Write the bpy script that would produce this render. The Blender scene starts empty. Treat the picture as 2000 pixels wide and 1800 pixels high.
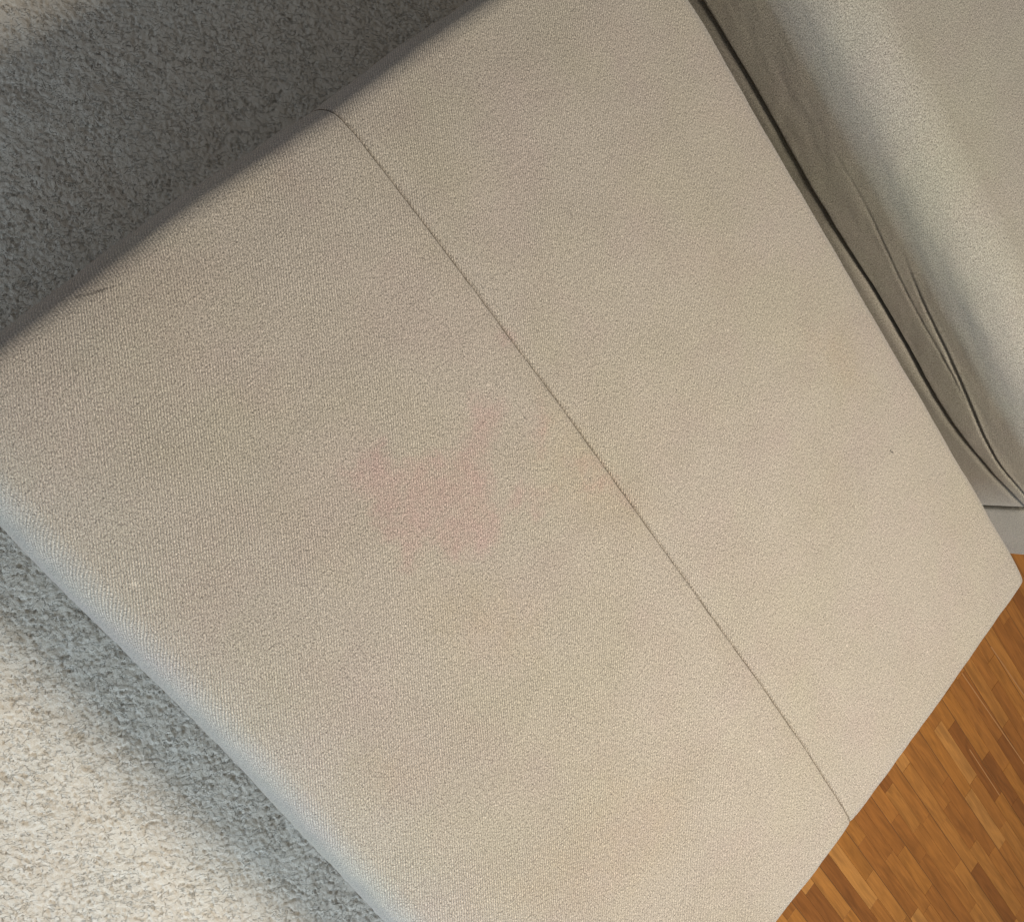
import bpy, bmesh, math, random
import numpy as np
from mathutils import Matrix, Vector, noise
random.seed(7); rng = np.random.default_rng(7)
S = bpy.context.scene; COL = S.collection

# ------------------------------------------------------------------ camera
TILT = math.radians(26.9); CAMH = 1.27
ct, st = math.cos(TILT), math.sin(TILT)
cam = bpy.data.objects.new('camera', bpy.data.cameras.new('camera')); COL.objects.link(cam)
cam.matrix_world = Matrix(((ct, 0, -st, 0), (0, 1, 0, 0), (st, 0, ct, CAMH), (0, 0, 0, 1)))
cam.data.sensor_width = 36; cam.data.lens = 36 * 1931 / 2000
cam.data.clip_start = 0.02; cam.data.clip_end = 50
S.camera = cam
S.view_settings.view_transform = 'Standard'; S.view_settings.look = 'None'
S.view_settings.exposure = 0.0; S.view_settings.gamma = 1

# directions of the ottoman in plan: PD towards the sofa, QD along the seam
AP = math.radians(40.24)
PD = Vector((math.cos(AP), math.sin(AP), 0)); QD = Vector((math.sin(AP), -math.cos(AP), 0))
def PQ(p, q, z=0.0): return PD * p + QD * q + Vector((0, 0, z))
def unproject(px, py, z):
    a = (px - 1000) / 1931; b = -(py - 900) / 1931
    d = Vector((a * ct + st, b, a * st - ct)); k = (CAMH - z) / -d.z
    v = d * k; return v.dot(PD), v.dot(QD)

# ------------------------------------------------------------------ light of the room
W = bpy.data.worlds.new('World'); S.world = W; W.use_nodes = True
bg = W.node_tree.nodes['Background']; bg.inputs[0].default_value = (0.82, 0.89, 1.0, 1); bg.inputs[1].default_value = 0.25
def area(name, pos, target, size, power, col, sy=None):
    l = bpy.data.lights.new(name, 'AREA'); l.energy = power; l.color = col; l.size = size
    if sy: l.shape = 'RECTANGLE'; l.size_y = sy
    o = bpy.data.objects.new(name, l); COL.objects.link(o); o.location = pos
    o.rotation_euler = (Vector(target) - Vector(pos)).to_track_quat('-Z', 'Y').to_euler()
    return o
TGT = PQ(0.35, 0.35, 0.42)
area('ceiling_light', TGT + (PD * .04 + QD * .50 + Vector((0, 0, 1))).normalized() * 1.55, TGT, 0.30, 29.5, (1.0, 0.92, 0.80))
area('window_light', TGT + (PD * -.92 + QD * .32 + Vector((0, 0, .01))).normalized() * 1.6, TGT, 2.4, 30, (0.60, 0.79, 1.0), .4)


# ------------------------------------------------------------------ node helpers
class NT:
    def __init__(s, m): s.t = m.node_tree; s.n = s.t.nodes; s.l = s.t.links
    def new(s, typ, **k):
        n = s.n.new(typ)
        for a, b in k.items(): setattr(n, a, b)
        return n
    def set(s, sock, v):
        if hasattr(v, 'is_linked'): s.l.new(v, sock)
        elif v is not None: sock.default_value = v
    def math(s, op, a, b=None, c=None, clamp=False):
        n = s.new('ShaderNodeMath', operation=op, use_clamp=clamp)
        s.set(n.inputs[0], a); s.set(n.inputs[1], b); s.set(n.inputs[2], c); return n.outputs[0]
    def vmath(s, op, a, b=None):
        n = s.new('ShaderNodeVectorMath', operation=op); s.set(n.inputs[0], a); s.set(n.inputs[1], b)
        return n.outputs[1] if op in ('DOT_PRODUCT', 'LENGTH', 'DISTANCE') else n.outputs[0]
    def map(s, v, scale=(1, 1, 1), rot=(0, 0, 0), loc=(0, 0, 0)):
        n = s.new('ShaderNodeMapping'); s.l.new(v, n.inputs[0])
        n.inputs[1].default_value = loc; n.inputs[2].default_value = rot; n.inputs[3].default_value = scale
        return n.outputs[0]
    def noise(s, v, scale, detail=2, rough=.5, dist=0, col=False):
        n = s.new('ShaderNodeTexNoise'); s.l.new(v, n.inputs['Vector'])
        n.inputs['Scale'].default_value = scale; n.inputs['Detail'].default_value = detail
        n.inputs['Roughness'].default_value = rough; n.inputs['Distortion'].default_value = dist
        return n.outputs[1 if col else 0]
    def rng(s, v, a, b, c=0., d=1., smooth=False):
        n = s.new('ShaderNodeMapRange'); 
        if smooth: n.interpolation_type = 'SMOOTHSTEP'
        s.l.new(v, n.inputs[0])
        for i, x in enumerate((a, b, c, d)): n.inputs[1 + i].default_value = x
        return n.outputs[0]
    def mix(s, f, a, b, mode='MIX'):
        n = s.new('ShaderNodeMix', data_type='RGBA', blend_type=mode)
        s.set(n.inputs[0], f); s.set(n.inputs[6], a if hasattr(a, 'is_linked') else (*a, 1) if len(a) == 3 else a)
        s.set(n.inputs[7], b if hasattr(b, 'is_linked') else (*b, 1) if len(b) == 3 else b)
        return n.outputs[2]
    def bump(s, h, dist, strength=1., normal=None):
        n = s.new('ShaderNodeBump'); n.inputs['Strength'].default_value = strength
        n.inputs['Distance'].default_value = dist; s.l.new(h, n.inputs['Height'])
        if normal is not None: s.l.new(normal, n.inputs['Normal'])
        return n.outputs[0]
def material(name):
    m = bpy.data.materials.new(name); m.use_nodes = True
    t = NT(m); b = t.n['Principled BSDF']; return m, t, b

# ------------------------------------------------------------------ fabric (twill upholstery)
def fabric(name, base, rib_amp=1.0, stains=False, bump=1.0, sheen=.25):
    m, t, b = material(name)
    uv = t.new('ShaderNodeUVMap', uv_map='cloth').outputs[0]          # metres along the cloth
    ang = RIB_ANGLE
    rc = t.map(uv, rot=(0, 0, -ang))                                   # x now across the ribs
    wob = t.noise(rc, 60, 2)
    sep = t.new('ShaderNodeSeparateXYZ'); t.l.new(rc, sep.inputs[0])
    x = t.math('MULTIPLY_ADD', wob, 0.0012, sep.outputs[0])
    # coarse ribs broken into stitches
    rib = t.math('SINE', t.math('MULTIPLY', x, 2 * math.pi / RIB))
    thr = t.noise(t.map(rc, scale=(1, .38, 1)), 1500, 1, .6)
    ribmod = t.rng(t.noise(uv, 9, 3), .38, .62, .45, 1.)
    ribh = t.math('MULTIPLY', t.math('MULTIPLY', rib, ribmod), rib_amp)
    g1 = t.noise(uv, 580, 2, .65); g2 = t.noise(uv, 1500, 1, .6)
    g0 = t.noise(uv, 210, 2, .6)
    grain = t.math('ADD', t.math('MULTIPLY', t.math('SUBTRACT', g0, .5), .3), t.math('ADD', t.math('MULTIPLY', t.math('SUBTRACT', g1, .5), 1.3), t.math('ADD', t.math('MULTIPLY', t.math('SUBTRACT', g2, .5), 1.1), t.math('MULTIPLY', t.math('SUBTRACT', thr, .5), 1.4))))
    # colour: melange of pale and brown yarn
    c = t.mix(t.rng(grain, -.44, .47), [v * .22 for v in base], [min(1, v * 1.95) for v in base])
    c = t.mix(t.rng(ribh, -1, 1, .62, 0.), c, [v * .45 for v in base])  # rib troughs darkened in the colour: painted shade between the threads
    tone = t.noise(uv, 5, 4, .6)
    c = t.mix(t.rng(tone, .42, .62, 0, .55), c, t.mix(1., c, (0.965, 0.985, .90), 'MULTIPLY'))
    tone2 = t.noise(t.map(uv, loc=(3, 5, 0)), 11, 4, .6)
    c = t.mix(t.rng(tone2, .45, .65, 0, .7), c, t.mix(1., c, (.985, .945, .975), 'MULTIPLY'))
    wear = t.noise(t.map(uv, loc=(7, 1, 0)), 22, 5, .65)
    c = t.mix(t.rng(wear, .40, .70, .0, .35), c, t.mix(1., c, (.86, .86, .86), 'MULTIPLY'))
    # specks
    v = t.new('ShaderNodeTexVoronoi', feature='F1'); t.l.new(uv, v.inputs['Vector']); v.inputs['Scale'].default_value = 42
    rnd = t.new('ShaderNodeSeparateColor'); t.l.new(v.outputs['Color'], rnd.inputs[0])
    sp = t.math('MULTIPLY', t.rng(v.outputs['Distance'], .03, .055, 1, 0), t.math('GREATER_THAN', rnd.outputs[0], .90))
    c = t.mix(t.math('MULTIPLY', sp, .55), c, [q * .25 for q in base])
    sp2 = t.math('MULTIPLY', t.rng(v.outputs['Distance'], .04, .08, 1, 0), t.math('LESS_THAN', rnd.outputs[0], .06))
    c = t.mix(t.math('MULTIPLY', sp2, .45), c, [min(1, q * 1.7) for q in base])
    if stains:
        wn = t.noise(uv, 55, 5, .65); wn2 = t.noise(uv, 260, 3, .7)
        jit = t.math('ADD', t.math('MULTIPLY', t.math('SUBTRACT', wn, .5), .040), t.math('MULTIPLY', t.math('SUBTRACT', wn2, .5), .020))
        for att, colr, w, amt in (('stain_red', (1.045, .895, .945), .012, .85), ('stain_yellow', (1.0, .955, .84), .03, .45)):
            a = t.new('ShaderNodeAttribute', attribute_name=att)
            d = t.math('ADD', a.outputs['Fac'], jit)
            f = t.rng(d, -w, w, amt, 0, True)
            pat = t.rng(t.noise(uv, 60, 4, .65), .34, .60, .45, 1.)
            c = t.mix(t.math('MULTIPLY', f, pat), c, t.mix(1., c, colr, 'MULTIPLY'))
        # scuffs: short thin marks on the cloth, (u0,v0,u1,v1,half width,gain)
        sx = t.new('ShaderNodeSeparateXYZ'); t.l.new(uv, sx.inputs[0])
        for (u0, v0, u1, v1, hw, k, amt) in MARKS:
            L2 = (u1 - u0) ** 2 + (v1 - v0) ** 2
            du = t.math('SUBTRACT', sx.outputs[0], u0); dv = t.math('SUBTRACT', sx.outputs[1], v0)
            h = t.math('DIVIDE', t.math('ADD', t.math('MULTIPLY', du, u1 - u0), t.math('MULTIPLY', dv, v1 - v0)), L2, clamp=True)
            ex = t.math('SUBTRACT', du, t.math('MULTIPLY', h, u1 - u0)); ey = t.math('SUBTRACT', dv, t.math('MULTIPLY', h, v1 - v0))
            dd = t.math('SQRT', t.math('ADD', t.math('MULTIPLY', ex, ex), t.math('MULTIPLY', ey, ey)))
            dd = t.math('ADD', dd, t.math('MULTIPLY', t.math('SUBTRACT', g1, .5), hw * 1.2))
            f = t.rng(dd, hw * .3, hw, amt, 0, True)
            c = t.mix(f, c, t.mix(1., c, (k, k, k), 'MULTIPLY'))
    t.l.new(c, b.inputs['Base Color'])
    b.inputs['Roughness'].default_value = .92
    b.inputs['Specular IOR Level'].default_value = .12
    b.inputs['Sheen Weight'].default_value = sheen; b.inputs['Sheen Roughness'].default_value = .45
    hsum = t.math('ADD', t.math('MULTIPLY', ribh, .35), grain)
    n1 = t.bump(hsum, .0005 * bump, .9)
    t.l.new(n1, b.inputs['Normal'])
    return m
RIB = 0.0022
_p0 = unproject(300, 700, .43); _p1 = unproject(330, 950, .43)
RIB_ANGLE = math.atan2(_p1[1] - _p0[1], _p1[0] - _p0[0]) - math.pi / 2

# ------------------------------------------------------------------ ottoman dimensions
P0, P1, Q0, Q1 = -0.037, 0.819, -0.087, 0.902
TOPZ = 0.425
def to_local(px, py, z=.435):
    p, q = unproject(px, py, z); return p - (P0 + P1) / 2, q - (Q0 + Q1) / 2
MARKS = []
def mark(x0, y0, x1, y1, w, k, amt):
    a = to_local(x0, y0); b_ = to_local(x1, y1); MARKS.append((*a, *b_, w, k, amt))
mark(160, 566, 200, 562, .0022, .45, .65); mark(190, 562, 222, 556, .0014, .45, .55); mark(203, 592, 208, 595, .0018, .5, .5); mark(128, 560, 160, 566, .0012, .6, .4)
mark(1058, 215, 1086, 190, .0014, 1.25, .5); mark(995, 330, 1025, 312, .0012, 1.22, .4); mark(1108, 415, 1111, 424, .0022, .62, .5)
mark(1742, 880, 1746, 884, .0016, .25, .8); mark(262, 1146, 272, 1143, .0022, 1.6, .7); mark(782, 664, 788, 660, .0018, 1.4, .6)
mark(1012, 820, 1013, 822, .0012, .3, .8); mark(1138, 939, 1139, 940, .0012, .3, .8); mark(1310, 765, 1311, 766, .0012, .3, .8)
mark(1160, 1030, 1180, 1120, .0012, 1.12, .4); mark(955, 1405, 1010, 1490, .0012, 1.12, .3)

mat_cloth = fabric('oatmeal_twill', (.488, .426, .348), stains=True)
mat_sofa = fabric('sofa_twill', (.41, .370, .298), rib_amp=.3)

def poly_sd(poly, X, Y):
    """signed distance, negative inside"""
    d = np.full(X.shape, 1e9); ins = np.zeros(X.shape, bool); n = len(poly)
    for i in range(n):
        ax, ay = poly[i]; bx, by = poly[(i + 1) % n]
        ex, ey = bx - ax, by - ay; wx, wy = X - ax, Y - ay
        h = np.clip((wx * ex + wy * ey) / (ex * ex + ey * ey + 1e-12), 0, 1)
        d = np.minimum(d, np.hypot(wx - ex * h, wy - ey * h))
        c = ((ay > Y) != (by > Y)) & (X < (bx - ax) * (Y - ay) / (by - ay + 1e-12) + ax)
        ins ^= c
    return np.where(ins, -d, d)
def zp(pts): return [to_local(550 + x / 2.5, 700 + y / 2.5) for x, y in pts]
RED = [zp([(300,550),(480,430),(530,520),(700,470),(860,470),(900,380),(920,220),(1060,200),(1070,270),(1000,400),(980,520),(1000,640),(1060,850),(960,960),(800,960),(700,870),(600,1030),(560,900),(480,850),(430,700),(330,600)]),
       zp([(1090,730),(1130,610),(1160,630),(1120,740)]), zp([(1215,650),(1290,630),(1280,680),(1225,710)]), zp([(1205,735),(1240,740),(1220,765)]),
       zp([(1400,500),(1480,480),(1550,515),(1440,530)]), zp([(1460,620),(1560,555),(1610,600),(1500,650)]), zp([(1630,640),(1700,720),(1660,700)]),
       zp([(1235,230),(1262,240),(1255,450),(1235,440)]), zp([(1070,-120),(1100,-90),(1085,-80)])]
YEL = [[to_local(*p) for p in q] for q in ([(1050,760),(1120,800),(1300,1000),(1260,1080),(1140,1040),(1060,980),(1010,880)],
       [(780,1140),(960,1100),(1080,1180),(1060,1320),(900,1300),(800,1220)], [(1180,1500),(1340,1500),(1360,1640),(1240,1800),(900,1780),(1060,1640)],
       [(640,1480),(800,1420),(860,1540),(700,1600)], [(1560,640),(1660,620),(1720,760),(1640,800)], [(420,330),(560,280),(600,360),(460,420)])]

# ------------------------------------------------------------------ mesh helpers
def make_obj(name, me, mat, parent=None, loc=None, **props):
    o = bpy.data.objects.new(name, me); COL.objects.link(o)
    if mat: me.materials.append(mat)
    if parent: o.parent = parent
    if loc is not None: o.location = loc
    for k, v in props.items(): o[k] = v
    return o
def grid_mesh(name, V, UV=None, closed=False, attrs=None, smooth=True):
    """V: (nu,nv,3) array"""
    nu, nv = V.shape[:2]
    idx = np.arange(nu * nv).reshape(nu, nv)
    F = np.stack([idx[:-1, :-1], idx[1:, :-1], idx[1:, 1:], idx[:-1, 1:]], -1).reshape(-1, 4)
    return raw_mesh(name, V.reshape(-1, 3), F, None if UV is None else UV.reshape(-1, 2), attrs, smooth)
def raw_mesh(name, V, F, UV=None, attrs=None, smooth=True):
    me = bpy.data.meshes.new(name)
    me.vertices.add(len(V)); me.vertices.foreach_set('co', V.astype(np.float32).ravel())
    me.loops.add(F.size); me.loops.foreach_set('vertex_index', F.astype(np.int32).ravel())
    me.polygons.add(len(F)); me.polygons.foreach_set('loop_start', np.arange(len(F), dtype=np.int32) * 4)
    me.polygons.foreach_set('use_smooth', np.full(len(F), smooth))
    me.update(calc_edges=True)
    if UV is not None:
        l = me.uv_layers.new(name='cloth'); l.data.foreach_set('uv', UV[F.ravel()].astype(np.float32).ravel())
    for k, a in (attrs or {}).items():
        at = me.attributes.new(k, 'FLOAT', 'POINT'); at.data.foreach_set('value', a.astype(np.float32).ravel())
    me.validate(); return me
def empty(name, loc, rz, label, cat):
    e = bpy.data.objects.new(name, None); COL.objects.link(e); e.location = loc; e.rotation_euler[2] = rz
    e['label'] = label; e['category'] = cat; e.empty_display_size = .1; return e

def vnoise(x, y, seed=0):
    """smooth value noise on numpy arrays"""
    r = np.random.default_rng(seed); T = r.random((256, 256))
    xi = np.floor(x).astype(int); yi = np.floor(y).astype(int); fx = x - xi; fy = y - yi
    fx = fx * fx * fx * (fx * (fx * 6 - 15) + 10); fy = fy * fy * fy * (fy * (fy * 6 - 15) + 10)
    g = lambda i, j: T[(xi + i) & 255, (yi + j) & 255]
    return (g(0, 0) * (1 - fx) + g(1, 0) * fx) * (1 - fy) + (g(0, 1) * (1 - fx) + g(1, 1) * fx) * fy * 1.0 - .5
def fbm(x, y, seed=0, oct=3):
    s = 0; a = 1
    for k in range(oct): s = s + a * vnoise(x * 2 ** k, y * 2 ** k, seed + k); a *= .5
    return s

def boxed(sP, sQ, a, b, prof, rc0, rc_gain, m0):
    """nested rounded rectangles: sP,sQ in [-1,1]; prof = (path, off, z) arrays; returns xyz and uv"""
    m = np.maximum(np.abs(sP), np.abs(sQ)); ms = np.maximum(m, 1e-9)
    path, off, zz = prof
    w = np.clip((m - m0) / (1 - m0), 0, 1) * path[-1]
    o = np.interp(w, path, off); z = np.interp(w, path, zz)
    inner = np.minimum(m / m0, 1)
    ux, uy = sP / ms, sQ / ms
    hx = (a + o) * inner; hy = (b + o) * inner
    x = ux * hx; y = uy * hy
    rc = np.clip(rc0 * inner + rc_gain * o, 0.0, min(a, b)) * np.clip((m - .5 * m0) / (.5 * m0), 0, 1)
    cx = np.clip(x, -(hx - rc), hx - rc); cy = np.clip(y, -(hy - rc), hy - rc)
    dx, dy = x - cx, y - cy; dl = np.hypot(dx, dy)
    corner = (np.abs(dx) > 1e-9) & (np.abs(dy) > 1e-9)
    k = np.where(corner, rc / np.maximum(dl, 1e-9), 1)
    # for the boundary of the square the clamp distance becomes rc on the arc
    far = np.maximum(np.abs(dx), np.abs(dy))
    k = np.where(corner, far / np.maximum(dl, 1e-9), 1)
    X = cx + dx * k; Y = cy + dy * k
    du = np.where(np.abs(sP) >= np.abs(sQ), np.sign(sP), 0) * w; dv = np.where(np.abs(sQ) > np.abs(sP), np.sign(sQ), 0) * w
    return X, Y, z, np.stack([ux * a * inner + du, uy * b * inner + dv], -1)
def shoulder(rh, rv, side, bot=0.0, n=24, power=2.0):
    th = np.linspace(0, math.pi / 2, n)
    o = rh * np.sin(th) ** (2 / power); z = -rv * (1 - np.cos(th) ** (2 / power))
    o = np.append(o, [rh, rh]); z = np.append(z, [-rv - side * .5, -rv - side])
    if bot:
        t2 = np.linspace(0, math.pi / 2, 12)[1:]
        o = np.append(o, rh - bot * (1 - np.cos(t2))); z = np.append(z, -rv - side - bot * np.sin(t2))
    path = np.concatenate([[0], np.cumsum(np.hypot(np.diff(o), np.diff(z)))])
    return path, o, z
def samples(breaks):
    out = []
    for a, b, n in breaks: out.extend(np.linspace(a, b, n, endpoint=False))
    out.append(breaks[-1][1]); return np.array(out)

# ------------------------------------------------------------------ ottoman
OA, OB = (P1 - P0) / 2, (Q1 - Q0) / 2
RH, RV = 0.025, 0.044
ott = empty('ottoman', PQ((P0 + P1) / 2, (Q0 + Q1) / 2, 0), AP, 'large oatmeal twill ottoman with a faded pink stain, a centre seam across its top', 'ottoman')
ott.rotation_euler[2] = AP
# local frame: x along PD, y along -QD  (right handed) -> use y = -q
def ottoman_points(sP, sQ):
    prof = shoulder(RH, RV, TOPZ - RV - .045, .01)
    m0 = .80
    X, Y, Z, UV = boxed(sP, sQ, OA - RH, OB - RH, prof, .003, .20, m0)
    crown = (1 - np.clip(np.abs(X) / OA, 0, 1) ** 2.4) * (1 - np.clip(np.abs(Y) / OB, 0, 1) ** 2.4)
    Z = Z + TOPZ + .018 * crown + .0022 * fbm(X * 9, Y * 9, 3) * np.clip(crown * 6, 0, 1)
    fade = np.clip((Z - .15) / .15, 0, 1)
    for d, am, ln in ((X + OA, .021, .040), (OA - X, .005, .02), (Y + OB, .009, .035), (OB - Y, .008, .02)):
        Z = Z - am * np.exp(-np.clip(d, 0, 9) / ln) * fade
    side = np.clip((TOPZ - .04 - Z) / .05, 0, 1)
    bulge = .006 * np.sin(np.clip(Z / TOPZ, 0, 1) * math.pi) * side
    X = X * (1 + bulge / OA); Y = Y * (1 + bulge / OB)
    # softly uneven outline of the padded edges
    wob = .0022 * fbm(X * 6 + 9, Y * 6, 11) + .0010 * fbm(X * 26 + 9, Y * 26, 17)
    edge = np.clip((np.maximum(np.abs(X) / OA, np.abs(Y) / OB) - .85) / .15, 0, 1)
    X = X + (.0045 + .0016 * np.exp(-((Y - .32) / .13) ** 2)) * np.clip(1 - np.abs(X) / .25, 0, 1)
    X = X * (1 + wob / OA * 2 * edge); Y = Y * (1 + wob / OB * 2 * edge)
    return X, Y, Z, UV
SB = [(-1, -.80, 46), (-.80, .80, 176), (.80, 1, 46)]
tQ = samples(SB)
for side in (-1, 1):
    near = np.array([.00025, .0009, .0016, .0026, .0040, .0060, .0090, .013]) / (OA - RH) * .80
    tP = np.concatenate([near, np.linspace(near[-1], .80, 92)[1:], np.linspace(.80, 1, 47)[1:]]) * side
    A, B = np.meshgrid(tP, tQ, indexing='ij')
    X, Y, Z, UV = ottoman_points(A, B)
    # the cloth dips into the seam, tighter and looser along it
    puck = 1 + .45 * vnoise(Y * 110, Y * 0 + side * 3.3, 5)
    inset = np.abs(A) * (OA - RH) / .80
    dip = np.exp(-(inset / .0013) ** 1.3) * .0024 * puck + np.exp(-(inset / .011) ** 2) * .0012 * puck
    ztop = np.clip((Z - .1) / .3, 0, 1)
    # dip acts downward on top, inward on the sides
    m = np.abs(B); onside = np.clip((m - .80) / .08, 0, 1)
    Z = Z - dip * (1 - onside); Y = Y - np.sign(B) * dip * onside * 1.0
    red = np.min([poly_sd(p, X, Y) for p in RED], axis=0); yel = np.min([poly_sd(p, X, Y) for p in YEL], axis=0)
    yel += .012
    V = np.stack([X, -Y, Z], -1)
    if side > 0: V, UV, red, yel = V[::-1], UV[::-1], red[::-1], yel[::-1]
    V, UV, red, yel = V[:, ::-1], UV[:, ::-1], red[:, ::-1], yel[:, ::-1]
    make_obj('cover_panel', grid_mesh('cover_panel', V, UV, attrs=dict(stain_red=red, stain_yellow=yel)), mat_cloth, ott,
             label=('cover half with the pink stain' if side < 0 else 'unstained cover half beside the sofa'))
# seam thread lying in the groove
mt, t, b = material('seam_thread'); b.inputs['Base Color'].default_value = (.13, .105, .075, 1); b.inputs['Roughness'].default_value = .9
def tube(pts, r, n=6):
    pts = [Vector(p) for p in pts]; V = []; F = []
    for i, p in enumerate(pts):
        d = (pts[min(i + 1, len(pts) - 1)] - pts[max(i - 1, 0)]).normalized()
        up = Vector((0, 0, 1)) if abs(d.z) < .9 else Vector((1, 0, 0))
        s = d.cross(up).normalized(); u = s.cross(d)
        rr = r * (1 + .25 * math.sin(i * 2.1))
        for k in range(n):
            a = 2 * math.pi * k / n; V.append(p + s * math.cos(a) * rr + u * math.sin(a) * rr)
    for i in range(len(pts) - 1):
        for k in range(n):
            F.append((i * n + k, i * n + (k + 1) % n, (i + 1) * n + (k + 1) % n, (i + 1) * n + k))
    return raw_mesh('tube', np.array([tuple(v) for v in V]), np.array(F))
tq = samples([(-1, -.80, 120), (-.80, .80, 420), (.80, 1, 120)])
X, Y, Z, _ = ottoman_points(tq * 0 + 1e-6, tq)
on = np.clip((np.abs(tq) - .80) / .08, 0, 1)
Zs = Z - .0040 * (1 - on); Ys = Y - np.sign(tq) * .0040 * on
make_obj('seam', tube(list(zip(X, -Ys, Zs)), .0008), mt, ott)
# feet and base board under it
mw, t, b = material('dark_wood'); b.inputs['Base Color'].default_value = (.10, .06, .035, 1); b.inputs['Roughness'].default_value = .5
def box_me(x0, x1, y0, y1, z0, z1, bev=.0):
    bm = bmesh.new(); bmesh.ops.create_cube(bm, size=1)
    for v in bm.verts:
        v.co = Vector(((x0 + x1) / 2 + v.co.x * (x1 - x0), (y0 + y1) / 2 + v.co.y * (y1 - y0), (z0 + z1) / 2 + v.co.z * (z1 - z0)))
    if bev: bmesh.ops.bevel(bm, geom=bm.edges[:], offset=bev, segments=2, affect='EDGES')
    me = bpy.data.meshes.new('box'); bm.to_mesh(me); bm.free(); return me
make_obj('base_board', box_me(-OA + .03, OA - .03, -OB + .03, OB - .03, .040, .052, .002), mw, ott)
for sx in (-1, 1):
    for sy in (-1, 1):
        make_obj('foot', box_me(sx * (OA - .09) - .025, sx * (OA - .09) + .025, sy * (OB - .09) - .025, sy * (OB - .09) + .025, .006, .040, .003), mw, ott)

# ------------------------------------------------------------------ sofa
SP = 0.905                       # plane of its front, in P
SQ0, SQ1 = -1.05, 1.063          # its run along Q
sofa = empty('sofa', PQ(SP, (SQ0 + SQ1) / 2, 0), AP, 'beige upholstered sofa with a creased cushion front, behind the ottoman at right', 'sofa')
qc = (SQ0 + SQ1) / 2; half = (SQ1 - SQ0) / 2; depth = .95
def sofa_block(name, p0, p1, q0, q1, z0, z1, rh, rv, bot, rc0, rcg, wr=None, np_=90, nq=220, power=2.0, crown=0, bend=0):
    a, b_ = (p1 - p0) / 2, (q1 - q0) / 2
    prof = shoulder(rh, rv, z1 - z0 - rv - bot, bot, power=power)
    m0 = .70
    sx = samples([(-1, -m0, np_ // 2), (-m0, m0, np_), (m0, 1, 20)])
    sy = samples([(-1, -m0, 30), (-m0, m0, nq), (m0, 1, np_ // 2)])
    A, B = np.meshgrid(sx, sy, indexing='ij')
    X, Y, Z, UV = boxed(A, B, a - rh, b_ - rh, prof, rc0, rcg, m0)
    Z = Z + z1 + crown * (1 - (np.abs(X) / a) ** 2.5) * (1 - (np.abs(Y) / b_) ** 2.5)
    P = X + (p0 + p1) / 2; Q = Y + (q0 + q1) / 2
    if wr is not None:
        V = np.stack([P, Q, Z], -1)
        du = np.gradient(V, axis=0); dv = np.gradient(V, axis=1); N = np.cross(dv, du)
        N /= np.maximum(np.linalg.norm(N, axis=-1, keepdims=True), 1e-9)
        if N[len(sx) // 2, len(sy) // 2, 2] < 0: N = -N
        V = V + N * wr(P, Q, Z)[..., None]; P, Q, Z = V[..., 0], V[..., 1], V[..., 2]
    if bend: P = P + bend * np.clip(Q - .586, 0, 1) ** 2 * np.clip((SP + .5 - P) / .4, 0, 1)
    V = np.stack([P - SP, -(Q - qc), Z], -1)[:, ::-1]
    return make_obj(name, grid_mesh(name, V, UV[:, ::-1]), mat_sofa, sofa)
GAPZ = .333
def cushion_wrinkles(P, Q, Z):
    face = np.clip((SP + .10 - P) / .07, 0, 1)                  # strongest on the front
    long_ = fbm(Q * 4 + Z * 5, Z * 30 + Q * 3.2, 21, 2) * .0007       # long folds along the edge
    fine = fbm(Q * 26 + Z * 26, Z * 50 - Q * 9, 33, 3) * .0009
    # the shoulder wanders in and out
    wander = .004 * np.sin(Q * 7.3 + .7) + .003 * np.sin(Q * 17 + 2)
    d = (long_ + fine) * face + wander * np.clip((.50 - Z) / .1, 0, 1) * face * .6
    # one deep crease running down to the end of the cushion
    def crease(q0, z0, q1, z1, w, dep, qa, qb):
        zl = z0 + (z1 - z0) * (Q - q0) / (q1 - q0) + .004 * np.sin(Q * 22)
        fade = np.clip((Q - qa) / .22, 0, 1) ** 1.5 * np.clip((qb - Q) / .2, 0, 1) ** 1.5
        s = (Z - zl) / w
        return -dep * np.exp(-s * s) * fade * face + dep * .22 * np.exp(-((s - 2.2) / 1.3) ** 2) * fade * face
    d += crease(.593, .388, .84, .356, .0020, .0050, .40, 1.2)
    d += crease(.35, .392, .62, .376, .0018, .0013, .20, .8)
    return d
cush = sofa_block('seat_cushion', SP, SP + depth, SQ0, SQ1 + .0, GAPZ + .001, .508, .052, .056, .006, .030, .55, cushion_wrinkles, 200, 520, crown=.015, bend=.5)
def rail_w(P, Q, Z): return fbm(Q * 7, Z * 20, 50, 3) * .003
rail = sofa_block('base_rail', SP + .004, SP + depth - .01, SQ0 + .005, .900, .035, GAPZ - .0015, .006, .006, .006, .004, .1, rail_w, 60, 120, bend=.5)
rail2 = sofa_block('base_end_panel', SP - .001, SP + depth - .004, .9012, SQ1, .035, GAPZ - .002, .008, .008, .006, .006, .2, rail_w, 60, 60, bend=.5)
for pp in (.07, depth - .1):
    for qq in (SQ0 + .1, SQ1 - .1):
        make_obj('foot', box_me(pp - .03, pp + .03, -(qq - qc) - .03, -(qq - qc) + .03, .0005, .036, .003), mw, sofa)

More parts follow.
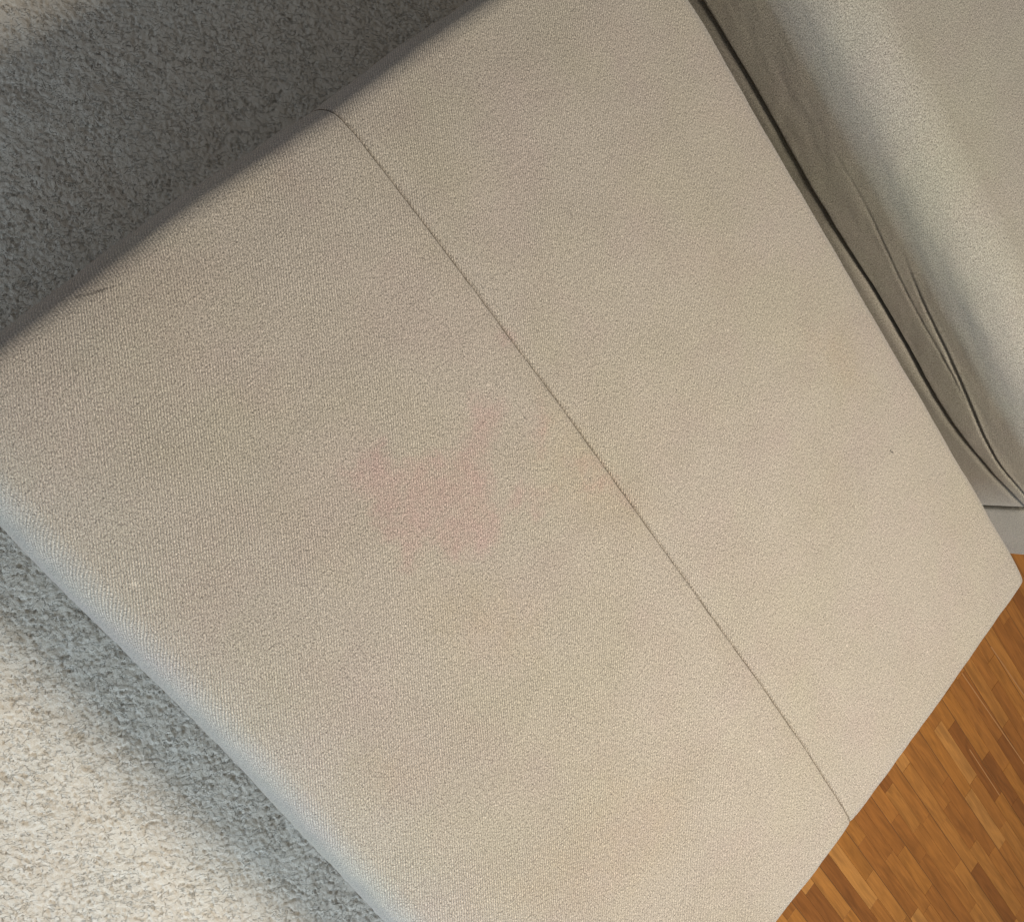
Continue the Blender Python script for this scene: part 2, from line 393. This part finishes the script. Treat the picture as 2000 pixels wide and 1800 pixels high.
# ------------------------------------------------------------------ floor of parquet strips
def wood(i, base):
    m, t, b = material('oiled_oak')
    tc = t.new('ShaderNodeTexCoord').outputs['Object']
    oi = t.new('ShaderNodeObjectInfo')
    off = t.new('ShaderNodeCombineXYZ'); t.l.new(t.math('MULTIPLY', oi.outputs['Random'], 37.), off.inputs[0]); t.l.new(t.math('MULTIPLY', oi.outputs['Random'], 91.), off.inputs[1])
    v = t.vmath('ADD', tc, off.outputs[0])
    g = t.noise(t.map(v, scale=(1, .045, 1)), 420, 4, .6, .4)
    g2 = t.noise(t.map(v, scale=(1, .10, 1)), 95, 3, .55, .8)
    fig = t.noise(t.map(v, scale=(1, .22, 1)), 40, 2, .5, 1.5)
    c = t.mix(t.rng(g, .3, .7), [x * .80 for x in base], [x * 1.15 for x in base])
    c = t.mix(t.rng(g2, .42, .66, 0, .62), c, [x * .55 for x in base])
    c = t.mix(t.rng(fig, .45, .7, 0, .35), c, [base[0] * 1.25, base[1] * 1.25, base[2] * 1.15])
    t.l.new(c, b.inputs['Base Color'])
    r = t.rng(t.noise(v, 30, 3), .3, .7, .45, .6); t.l.new(r, b.inputs['Roughness'])
    b.inputs['Specular IOR Level'].default_value = .25
    t.l.new(t.bump(g, .0002, .5), b.inputs['Normal'])
    return m
woods = [wood(i, c) for i, c in enumerate([(.385, .148, .030), (.42, .170, .036), (.335, .124, .025), (.40, .156, .030), (.27, .096, .020), (.48, .208, .050)])]
wts = [6, 4, 4, 5, 2, 2]
mj, t, b = material('floor_joint'); b.inputs['Base Color'].default_value = (.19, .080, .020, 1); b.inputs['Roughness'].default_value = .8
fl = make_obj('floor', box_me(-4, 4, -4, 4, -.03, -.0008), mj, None, kind='structure'); fl.rotation_euler[2] = AP
SW = .0258; strip_meshes = {}
def strip_mesh(L, wi, w=SW):
    L = round(L, 2); k = (L, wi, w)
    if k not in strip_meshes:
        hx, hy = w / 2 - .00022, L / 2 - .00022; c = .0005
        V = np.array([(-hx, -hy, -.010), (hx, -hy, -.010), (hx, hy, -.010), (-hx, hy, -.010), (-hx, -hy, -c * .6), (hx, -hy, -c * .6), (hx, hy, -c * .6), (-hx, hy, -c * .6),
                      (-hx + c, -hy + c, 0), (hx - c, -hy + c, 0), (hx - c, hy - c, 0), (-hx + c, hy - c, 0)])
        F = np.array([(0, 1, 5, 4), (1, 2, 6, 5), (2, 3, 7, 6), (3, 0, 4, 7), (4, 5, 9, 8), (5, 6, 10, 9), (6, 7, 11, 10), (7, 4, 8, 11), (8, 9, 10, 11)])
        me = raw_mesh('parquet_strip', V, F, smooth=False); me.materials.append(woods[wi]); strip_meshes[k] = me
    return strip_meshes[k]
def add_strip(p, q, L, wi, w=SW):
    o = bpy.data.objects.new('parquet_strip', strip_mesh(L, wi, w)); COL.objects.link(o); o.parent = fl
    o.location = (p, -q, random.uniform(-.0002, .0002))
# floor region seen: P from .30 to 1.3, Q from .80 to 1.75
light_lines = []
npz = 0; p = .26; k = 0
while p < 1.36:
    q = .84 + random.uniform(-.25, 0); qend = 1.78
    # keep to where the camera can see
    lo = .86 if p < .9 else .80
    hi = 1.80
    while q < qend + .05:
        L = round(random.choice([.11, .13, .15, .17, .20, .23, .27]), 2)
        if q + L > lo and q < hi + .1:
            add_strip(p + SW / 2, q + L / 2, L, random.choices(range(6), wts)[0]); npz += 1
        q += L
    p += SW; k += 1
    if k % 3 == 0: p += .0012
print('strips', npz)
# added pale slivers: glint off board-edge bevels, put into the colour
mglint, t, b = material('edge_glint'); b.inputs['Base Color'].default_value = (.45, .21, .07, 1); b.inputs['Roughness'].default_value = .5
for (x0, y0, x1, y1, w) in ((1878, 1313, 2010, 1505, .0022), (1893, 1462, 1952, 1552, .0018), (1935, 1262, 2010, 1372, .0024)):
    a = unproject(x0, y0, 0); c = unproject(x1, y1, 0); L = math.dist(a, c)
    o = make_obj('glint_strip', box_me(-w / 2, w / 2, -L / 2, L / 2, -.006, .0007, .0003), mglint, fl)
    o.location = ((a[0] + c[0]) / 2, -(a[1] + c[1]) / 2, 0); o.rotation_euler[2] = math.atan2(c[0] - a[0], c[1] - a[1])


# rest of the floor, never in close view: the same strips joined
def strip_sheet(p0, p1, q0, q1):
    V = []; F = []; mi = []; p = p0
    while p < p1 - 1e-4:
        q = q0 - random.uniform(0, .2)
        while q < q1:
            L = random.choice([.11, .13, .15, .17, .20, .23, .27]); a, c = max(q, q0), min(q + L, q1)
            if c - a > .02:
                n = len(V); g = .0003
                V += [(p + g, -(c - g), -.0002), (p + SW - g, -(c - g), -.0002), (p + SW - g, -(a + g), -.0002), (p + g, -(a + g), -.0002)]
                F.append((n, n + 1, n + 2, n + 3)); mi.append(random.choices(range(6), wts)[0])
            q += L
        p += SW
    me = raw_mesh('parquet_field', np.array(V), np.array(F), smooth=False)
    for w in woods: me.materials.append(w)
    me.polygons.foreach_set('material_index', np.array(mi, dtype=np.int32)); return me
make_obj('parquet_field', strip_sheet(.26 - 30 * SW, .26, .84, 2.2), None, fl, kind='stuff')
make_obj('parquet_field', strip_sheet(.26, 1.36, 2.28, 2.6), None, fl, kind='stuff')
make_obj('parquet_field', strip_sheet(.26 - 70 * SW, 2.6, -2.4, .78), None, fl, kind='stuff')
make_obj('parquet_field', strip_sheet(1.378, 2.6, .80, 2.5), None, fl, kind='stuff')

# ------------------------------------------------------------------ rug
RP0, RP1, RQ0, RQ1 = -.62, .875, -.80, .83
def mat_rug():
    m, t, b = material('curly_wool')
    tc = t.new('ShaderNodeTexCoord').outputs['Object']
    n = t.noise(tc, 60, 4, .6); n2 = t.noise(tc, 420, 3, .65); n3 = t.noise(tc, 8, 3)
    c = t.mix(t.rng(n, .35, .65), (.655, .575, .462), (.71, .635, .525))
    c = t.mix(t.rng(n2, .35, .7, 0, .18), c, (.60, .54, .45))
    c = t.mix(t.rng(n3, .4, .6, 0, .5), c, t.mix(1., c, (1., .96, .93), 'MULTIPLY'))
    t.l.new(c, b.inputs['Base Color']); b.inputs['Roughness'].default_value = .95
    b.inputs['Specular IOR Level'].default_value = .08
    b.inputs['Sheen Weight'].default_value = .2; b.inputs['Sheen Roughness'].default_value = .5
    f = t.noise(tc, 900, 2, .7, 1.0)
    rc = t.map(tc, rot=(0, 0, math.radians(40.24)))                 # grain of the pile
    wv = t.vmath('ADD', rc, t.vmath('MULTIPLY', t.noise(rc, 90, 2, .6, col=True), (.012, .012, 0)))
    ck = t.math('ABSOLUTE', t.math('SUBTRACT', t.noise(t.map(wv, scale=(.42, 1, 1)), 150, 2, .6), .5))
    ck = t.rng(ck, 0, .022, 0, 1, True)
    n_big = t.bump(ck, .0016, 1.)
    t.l.new(t.bump(t.math('ADD', f, t.math('MULTIPLY', n2, 1.2)), .0011, .9, n_big), b.inputs['Normal'])
    return m
def pile(P, Q):
    wx = fbm(P * 55, Q * 55, 71, 2) * .016; wy = fbm(P * 55 + 7, Q * 55, 81, 2) * .016
    a, b_ = P + wx, Q + wy
    ca, sa = math.cos(.75), math.sin(.75)                       # pile combed across
    x = a * ca + b_ * sa; y = -a * sa + b_ * ca
    r1 = np.abs(fbm(x * 88, y * 185, 91, 2)); r2 = np.abs(fbm(x * 150 + 3, y * 210, 97, 2))
    crack = np.clip(r1 / .055, 0, 1) ** .6; crack2 = np.clip(r2 / .07, 0, 1) ** .7
    lump = fbm(P * 30, Q * 30, 101, 3)
    return .0135 + .0026 * crack + .0011 * crack2 + .0020 * lump + .0012 * fbm(P * 320, Q * 320, 111, 2)
step = .0017
ps = np.arange(RP0, RP1, step); qs = np.arange(RQ0, RQ1, step)
A, B = np.meshgrid(ps, qs, indexing='ij'); Z = pile(A, B)
e = np.minimum(np.minimum(A - RP0, RP1 - A), np.minimum(B - RQ0, RQ1 - B)); Z *= np.sqrt(np.clip(e / .01, 0, 1))
hid = (A > P0 + .10) & (A < P1 - .02) & (B > Q0 + .09)
V = np.stack([A, -B, Z], -1).reshape(-1, 3)
nu, nv = A.shape; idx = np.arange(nu * nv).reshape(nu, nv)
F = np.stack([idx[:-1, 1:], idx[1:, 1:], idx[1:, :-1], idx[:-1, :-1]], -1)
keep = ~(hid[:-1, :-1] & hid[1:, 1:])
F = F[keep]
used = np.unique(F); rem = np.full(nu * nv, -1); rem[used] = np.arange(len(used)); V = V[used]; F = rem[F]
n0 = len(V); hp0, hp1, hq0, hq1 = P0 + .095, P1 - .015, Q0 + .085, RQ1 - .005
V = np.vstack([V, [(hp0, -hq1, .006), (hp1, -hq1, .006), (hp1, -hq0, .006), (hp0, -hq0, .006)]]); F = np.vstack([F, [[n0, n0 + 1, n0 + 2, n0 + 3]]])
rug = make_obj('rug', raw_mesh('rug', V, F), mat_rug(), None)
rug.rotation_euler[2] = AP; rug['label'] = 'cream wool rug with a short curly pile under the left of the ottoman'; rug['category'] = 'rug'
